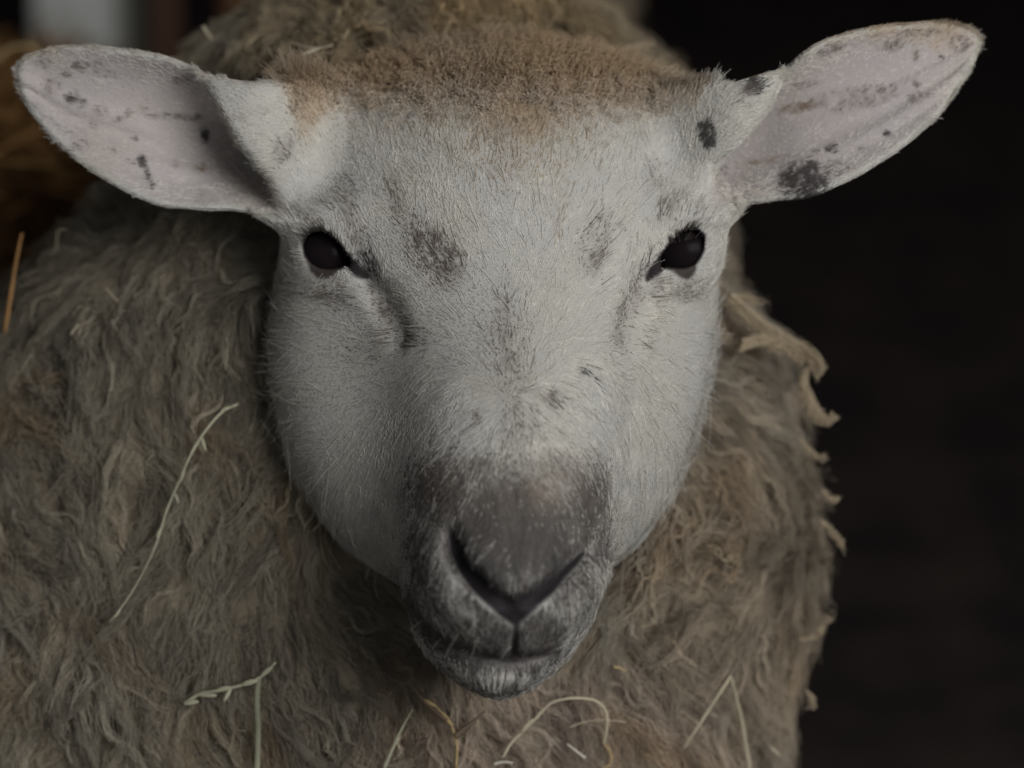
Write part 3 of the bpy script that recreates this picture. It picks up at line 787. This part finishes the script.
# ================================================================== straw
from mathutils.bvhtree import BVHTree
bvh = BVHTree.FromPolygons([tuple(v) for v in allV], [tuple(int(i) for i in q) for q in allQ])
def depth_at(px, row):
    o = Vector(CAM); d = (Vector(P2W(px, row, 0.0).reshape(3)) - o).normalized()
    h = bvh.ray_cast(o, d)
    return None if h[0] is None else float(W2L(np.array(h[0]))[1])
def mat_plain(name, c, rough=.5, spec=.3, var=.25):
    m = mat_noise(name, tuple(x * (1 - var) for x in c), tuple(min(x * (1 + var), 1) for x in c), 60, rough, spec, (1, 1, 1), .1, 3)
    return m
m_pale = mat_plain('pale_straw', (.52, .46, .33)); m_green = mat_plain('green_hay', (.42, .41, .29)); m_dull = mat_plain('dull_hay', (.26, .26, .18)); m_gold = mat_plain('golden_straw', (.46, .34, .17)); m_orange = mat_plain('orange_straw', (.36, .19, .06)); m_brown = mat_plain('brown_straw', (.15, .105, .07)); m_white = mat_plain('bleached_straw', (.5, .47, .4))
def tube(path, rad, flat=.55, seg=7):
    """tapered, slightly flattened stem with closed ends; path (K,3) metres"""
    K = len(path); T = unit(np.gradient(path, axis=0)); up = unit(CAM - path); Bn = unit(np.cross(T, up)); Nn = np.cross(Bn, T)
    V = []; F = []
    for i in range(K):
        for s_ in range(seg):
            a = 2 * math.pi * s_ / seg
            V.append(path[i] + rad[i] * (math.cos(a) * Bn[i] + flat * math.sin(a) * Nn[i]))
    for i in range(K - 1):
        for s_ in range(seg):
            F.append((i*seg+s_, i*seg+(s_+1) % seg, (i+1)*seg+(s_+1) % seg, (i+1)*seg+s_))
    F.append(tuple(range(seg))[::-1]); F.append(tuple((K-1)*seg + q for q in range(seg)))
    return V, F
def px_path(pts, off, K=20, ydef=120.0):
    W = []
    for p in pts:
        if len(p) == 3: yy = p[2]
        else:
            yy = depth_at(p[0], p[1]); yy = (ydef if yy is None else yy) - off
        W.append(P2W(p[0], p[1], yy).reshape(3))
    W = np.array(W); u = np.linspace(0, len(W) - 1, K)
    return np.stack([mono(np.arange(len(W)), W[:, a], u) for a in range(3)], -1)
def straw(name, label, cat, mat, pts, r0, r1, off=30, nodes=(), heads=(), group=None, sharp=False, ydef=120.0):
    """heads: (t, angle, length, radius) seed husks leaving the stem"""
    if sharp:
        a = px_path(pts, off, len(pts), ydef); path = np.concatenate([np.linspace(a[i], a[i+1], 8, endpoint=(i == len(a) - 2)) for i in range(len(a) - 1)])
    else:
        path = px_path(pts, off, 24, ydef)
    K = len(path); t = np.linspace(0, 1, K); rad = (r0 + (r1 - r0) * t)
    for nd in nodes: rad = rad + .45 * r0 * np.exp(-((t - nd) / .02) ** 2)
    V, F = tube(path, rad * S)
    base = path[0].copy()
    o = mesh_obj(name, np.array(V), F, mat, None, offset=base); tag(o, label, cat, group)
    for (tt, ang, ln, rr) in heads:
        i = min(int(tt * (K - 1)), K - 1); c = path[i]
        d = math.cos(ang) * R_ + math.sin(ang) * U_ - .15 * F_
        u = np.linspace(0, 1, 8)[:, None]; hp = c + ln * S * (u * d - .12 * u * u * U_)
        hr = rr * S * np.sin(np.pi * np.clip(u[:, 0] * .92 + .06, 0, 1)) ** .7 + .2 * S
        V, F = tube(hp, hr)
        h = mesh_obj('seed_husk', np.array(V), F, mat, None, offset=base); h.location = (0, 0, 0); h.parent = o
    return o
straw('hay_stalk', 'long green-gold grass stem with seed husks hanging in the wool left of the face', 'hay', m_green, [(238,404),(222,412),(206,430),(192,452),(178,484),(166,512),(156,545),(140,578),(124,604),(110,622)], 1.5, .7, 36, (.3, .5),
      [(.05, 3.4, 12, 1.5), (.3, -1.2, 14, 2.0), (.42, -1.9, 14, 1.9), (.52, -1.1, 11, 1.7), (.62, -2.0, 11, 1.5), (.95, -2.2, 10, 1.3)])
straw('hay_sprig', 'short yellow-green grass seed ear lying slantwise on the wool at lower left', 'hay', m_green, [(184,704),(200,694),(222,690),(245,684),(262,676),(276,662)], 2.2, 1.2, 38, (),
      [(.0, .3, 16, 3.0), (.2, .1, 20, 3.0), (.38, .35, 18, 2.8), (.5, -2.1, 14, 2.2), (.6, .4, 18, 3.0), (.8, .8, 18, 2.6)])
straw('straw_stalk', 'upright pale green stalk dropping below the slanted grass ear', 'straw', m_dull, [(259,676),(257,700),(258,735),(256,790)], 3.0, 3.6, 34)
straw('straw_stalk', 'pale straw bent in a high arch below the chin, right side', 'straw', m_pale, [(503,757),(512,742),(528,727),(545,708),(556,701),(575,698),(596,701),(606,712),(607,728),(603,744)], 1.6, 1.5, 40, (.3,), [(.2, .95, 22, 2.6)])
straw('straw_stalk', 'pale straw stalk sharply folded into an upside-down V at lower right', 'straw', m_pale, [(684,748),(731,676),(742,722),(752,785)], 1.0, 2.4, 40, (.4,), sharp=True)
straw('straw_sprig', 'small pale forked sprig caught in the wool above the left ear', 'straw', m_pale, [(288,41),(303,46),(318,48),(333,45)], 1.1, .8, 34, (), [(.75, 3.45, 27, 2.0)])
straw('straw_bit', 'tiny pale straw tip sticking up at the upper wool edge, left of the forked sprig', 'straw', m_pale, [(203,26),(206,31),(212,38)], 1.5, .8, 20, ydef=300.)
straw('straw_bit', 'short white straw piece lying flat at the bottom edge under the chin', 'straw', m_white, [(494,764),(503,762),(513,763)], 1.7, 1.7, 42)
straw('straw_bit', 'bright white straw splinter inside the foot of the arched straw', 'straw', m_white, [(567,744),(576,751),(585,758)], 1.0, 2.0, 42)
straw('straw_bit', 'brown dry leaf tip pointing up right just below the chin', 'straw', m_brown, [(455,736),(464,729),(474,721),(484,711)], 4.2, .8, 38)
straw('straw_stalk', 'thin tan stalk curving down beside the brown leaf tip', 'straw', m_gold, [(432,702),(444,716),(453,730),(457,748),(456,768)], 1.0, 1.6, 38, (.2,), [(.1, 2.5, 16, 2.4), (.2, -.8, 18, 2.6)])
straw('straw_bit', 'dark brown seed husk lying above the tan stalk below the chin', 'straw', m_brown, [(417,693),(427,704),(438,714),(447,721)], 1.6, 2.4, 40)
straw('hay_stalk', 'pale grey-green blade slanting up to the right at the bottom, left of the chin', 'hay', m_green, [(384,768),(392,750),(402,728),(413,709)], 2.4, .8, 36)
straw('straw_bit', 'thin brown twig with a side branch standing at the bottom left of the tan stalk', 'straw', m_brown, [(425,768),(426,752),(427,740),(430,737)], 1.0, .8, 36, (), [(.75, 3.6, 16, .9)])
straw('straw_bit', 'thin pale thread of straw lying level through the arched straw', 'straw', m_pale, [(570,727),(585,722),(605,720),(625,722)], .7, .6, 40)
straw('straw_bit', 'small golden hook of straw at the bottom between arch and folded stalk', 'straw', m_gold, [(603,742),(610,752),(611,763),(604,768)], 1.1, 1.0, 40)
straw('straw_bit', 'golden straw end lying on the wool under the muzzle, right side', 'straw', m_gold, [(614,667),(620,668),(626,672)], 1.6, .9, 30)
straw('straw_bit', 'brown twig poking out of the wool right of the chin', 'straw', m_brown, [(724,603),(731,611),(738,621)], 1.6, .9, 28)
straw('straw_sprig', 'pale forked straw scrap at the bottom, right of the folded stalk', 'straw', m_pale, [(762,734),(766,748),(766,768)], 1.0, 1.3, 34, (), [(.35, -.6, 20, 1.4)])
straw('straw_bit', 'bent white wisp of straw in the wool at right, above the folded stalk', 'straw', m_pale, [(762,636),(767,643),(765,652),(764,662)], .9, .8, 30)
straw('straw_bit', 'short pale straw glint in the wool beneath the left ear', 'straw', m_pale, [(71,334),(75,329),(78,324)], 1.2, .9, 34)
straw('straw_bit', 'thin pale hooked straw under the left ear at the edge of the wool', 'straw', m_pale, [(55,253),(57,241),(58,231),(67,229)], 1.0, .8, 30, ydef=300.)
straw('straw_bit', 'thin pale splinter slanting in the wool below the left ear', 'straw', m_pale, [(106,288),(112,295),(118,301)], .8, .7, 34)
straw('straw_bit', 'faint tan stem rising in the wool left of the muzzle', 'straw', m_brown, [(357,640),(362,655),(370,672)], .8, .7, 30)

# --- the heap of bedding straw behind the sheep's flank
def heap_edge(Y):
    return -.332 + .078 * sstep(.22, .44, Y)
def heap_z(X, Y):
    n = fbm(np.stack([X * 9, Y * 9], -1), 3, 81) - .5
    ridge = .465 + .07 * sstep(.15, .5, Y) - .10 * sstep(.5, 1.15, Y)
    ex = heap_edge(Y)
    f = sstep(-.10, .18, Y) * (1 - sstep(1.02, 1.3, Y)) * (1 - sstep(ex - .022, ex + .008, X)) * sstep(-1.35, -.9, X)
    return np.maximum(ridge * f + .06 * n * sstep(.02, .3, f), .004)
gu = 1 - np.linspace(1, 0, 110) ** 1.6; gy = np.linspace(-.12, 1.36, 110); GX, GY = np.meshgrid(gu, gy, indexing='ij'); GX = -1.4 + GX * (heap_edge(GY) + .009 + 1.4); GZ = heap_z(GX, GY)
n = 110; V = np.stack([GX, GY, GZ], -1).reshape(-1, 3)
idx = np.arange(n * n).reshape(n, n); Fq = np.stack([idx[:-1, :-1], idx[1:, :-1], idx[1:, 1:], idx[:-1, 1:]], -1).reshape(-1, 4)
ring = np.concatenate([idx[:, 0], idx[-1, 1:], idx[::-1, -1][1:], idx[0, ::-1][1:-1]])
Vb = V[ring].copy(); Vb[:, 2] = .001; nb = len(ring); V2 = np.concatenate([V, Vb])
Fs = np.stack([ring, n*n + np.arange(nb), n*n + (np.arange(nb) + 1) % nb, np.roll(ring, -1)], -1)
m_heap = mat_noise('straw_litter', (.07, .038, .02), (.26, .13, .05), 40, .9, .1, (1, 1, 3), .8)
heap_base = np.array([-.75, .5, 0])
heap = mesh_obj('straw_bedding', V2, np.concatenate([Fq, Fs]), m_heap, None, offset=heap_base)
tag(heap, 'heaped brown bedding straw behind the sheep on the left', 'straw bedding', kind='stuff')
r = np.random.default_rng(31)
N = 11000; X = r.uniform(-1.25, -.25, N); Y = r.uniform(-.05, 1.27, N); Z = heap_z(X, Y)
m_ = Z > .03; X, Y, Z = X[m_], Y[m_], Z[m_]; N = len(X)
az = r.uniform(0, 6.28, N); el = r.normal(.02, .22, N); ln = r.uniform(.03, .12, N); t = np.linspace(-.5, .5, 5)
d = np.stack([np.cos(az) * np.cos(el), np.sin(az) * np.cos(el), np.sin(el)], -1)
P = np.stack([X, Y, Z + .004], -1)[:, None] + d[:, None] * (ln[:, None] * t)[..., None]
P[..., 2] += (-.18 * ln[:, None] * (2 * t[None]) ** 2) * r.uniform(-.5, 1, (N, 1)); P[..., 2] = np.maximum(P[..., 2], .004)
cc = np.array([.30, .16, .06]) * r.uniform(.35, 1.5, (N, 1)); br = r.random(N) < .06; cc[br] = np.array([.42, .25, .09])
m_litter = mat_attr('litter_stems', .6, .2)
hs = hair_obj('loose_stems', P, np.tile(r.uniform(.0006, .0014, (N, 1)), (1, 5)), cc, m_litter, heap, heap_base); hs['kind'] = 'stuff'
def hy(px, row):
    """depth where the view ray meets the heap"""
    for yy in np.arange(300, 2200, 8.0):
        w = P2W(px, row, yy).reshape(3)
        if w[2] < heap_z(np.array(w[0]), np.array(w[1])) + .006: return yy
    return 900.0
for lab, pts, r0, mm in [
    ('upright orange straw at the far left edge below the ear', [(5,332),(10,300),(16,262),(22,233)], 2.2, m_orange),
    ('blurred pale-orange straw lying level behind the left ear tip', [(-6,146),(20,143),(52,139)], 2.0, m_orange),
    ('blurred orange straw lying level under the left ear, slightly rising', [(24,189),(48,184),(84,180)], 2.2, m_orange),
    ('orange straw at the left edge slanting up toward the ear', [(-4,224),(10,214),(28,202)], 2.6, m_orange),
    ('short faint straw between the two level orange straws at the left edge', [(-6,160),(20,158),(42,157)], 1.4, m_brown),
    ('yellow straw arching over the crest of the heap at the top left edge', [(-6,62),(8,50),(20,46),(34,49),(44,58)], 3.0, m_gold),
    ('golden straw lying flat below the arched yellow one at the left edge', [(-6,76),(8,74),(24,72)], 3.0, m_gold),
    ('thin yellow straw spike standing just above the left ear tip', [(36,54),(32,44),(29,34)], 1.2, m_gold)]:
    y0 = min(min(hy(*p), (lambda q: q - 5 if q and q > 130 else 9e3)(depth_at(*p))) for p in pts if p[0] > 0) - 30
    straw('straw_stalk', lab, 'straw', mm, [(a, b_, y0) for a, b_ in pts], r0, r0 * .8)

# ================================================================== the barn
m_floor = mat_noise('earth_floor', (.022, .018, .019), (.05, .038, .034), 14, .95, .1, (1, 1, 1), .6)
m_wall = mat_noise('dark_boards', (.042, .041, .049), (.062, .060, .071), 6, .9, .1, (9, 9, .6), .5)
def box(name, lo, hi, mat, bev=0.0):
    lo = np.array(lo, float); hi = np.array(hi, float); c = (lo + hi) / 2; c[2] = lo[2]
    V = [(x, y_, z) for x in (lo[0], hi[0]) for y_ in (lo[1], hi[1]) for z in (lo[2], hi[2])]
    F = [(0,1,3,2),(4,6,7,5),(0,4,5,1),(2,3,7,6),(0,2,6,4),(1,5,7,3)]
    o = mesh_obj(name, V, F, mat, smooth=False, offset=c)
    if bev:
        md = o.modifiers.new('bevel', 'BEVEL'); md.width = bev; md.segments = 2
    return o
for nm, lo, hi, mm in [('floor', (-3, -1.7, -.1), (3, 4, 0), m_floor), ('wall_back', (-3, 3.9, 0), (3, 4, 2.6), m_wall), ('wall_left', (-3.1, -1.7, 0), (-3, 4, 2.6), m_wall), ('wall_right', (3, -1.7, 0), (3.1, 4, 2.6), m_wall), ('ceiling', (-3.1, -1.7, 2.6), (3.1, 4, 2.7), m_wall)]:
    tag(box(nm, lo, hi, mm), kind='structure')
def post(name, label, cat, x0, x1, yy, h_, mat, th=.06, lean=0):
    a = P2W(x0, 20, yy).reshape(3); b_ = P2W(x1, 20, yy).reshape(3)
    o = box(name, (a[0], a[1], 0), (b_[0], a[1] + th, h_), mat, .006); o.rotation_euler[1] = lean
    return tag(o, label, cat)
post('fence_post', 'pale blurred upright post standing beyond the straw heap, top left', 'post', 32, 112, 3950, 1.35, mat_noise('whitewashed_wood', (.55, .57, .55), (.75, .77, .73), 10, .8, .2, (6, 6, .7)), .08)
post('fence_board', 'grey-green upright board right beside the pale post in the background', 'board', 116, 150, 4200, 1.3, mat_noise('grey_green_wood', (.10, .105, .085), (.17, .17, .14), 10, .8, .2, (6, 6, .7)), .03)
post('fence_board', 'narrow reddish brown upright board in the background above the left ear', 'board', 152, 176, 4100, 1.3, mat_noise('red_brown_wood', (.09, .045, .03), (.15, .08, .055), 10, .8, .2, (6, 6, .7)), .03)
post('barn_panel', 'rust brown wooden panel in the background just left of the top wool', 'panel', 222, 330, 4100, 1.3, mat_noise('rust_wood', (.10, .045, .02), (.17, .08, .035), 10, .8, .2, (6, 6, .7)), .03)

# ================================================================== camera, light
cam = bpy.data.cameras.new('camera'); co = bpy.data.objects.new('camera', cam); COL.objects.link(co)
co.location = CAM; co.rotation_euler = (math.pi/2 - PITCH, 0, 0)
cam.sensor_width = 36; cam.lens = 36 * D / 1024
cam.clip_start = .05
cam.dof.use_dof = True; cam.dof.focus_distance = (D - 70) * S; cam.dof.aperture_fstop = 4.6
sc.camera = co
def area(name, loc, target, size, power, col):
    l = bpy.data.lights.new(name, 'AREA'); l.shape = 'RECTANGLE'; l.size, l.size_y = size; l.energy = power; l.color = col
    o = bpy.data.objects.new(name, l); COL.objects.link(o); o.location = loc
    o.rotation_euler = (Vector(target) - Vector(loc)).to_track_quat('-Z', 'Y').to_euler(); return o
area('barn_door_daylight', (1.5, -2.25, 1.85), (0, 0, .55), (1.7, 1.4), 62, (1, .985, .965))
w = bpy.data.worlds.new('barn_air'); sc.world = w; w.use_nodes = True
w.node_tree.nodes['Background'].inputs[0].default_value = (.93, .96, 1, 1); w.node_tree.nodes['Background'].inputs[1].default_value = .17
sc.view_settings.view_transform = 'Standard'; sc.view_settings.look = 'None'; sc.view_settings.gamma = 1; sc.view_settings.use_curve_mapping = False
sc.view_settings.exposure = 0
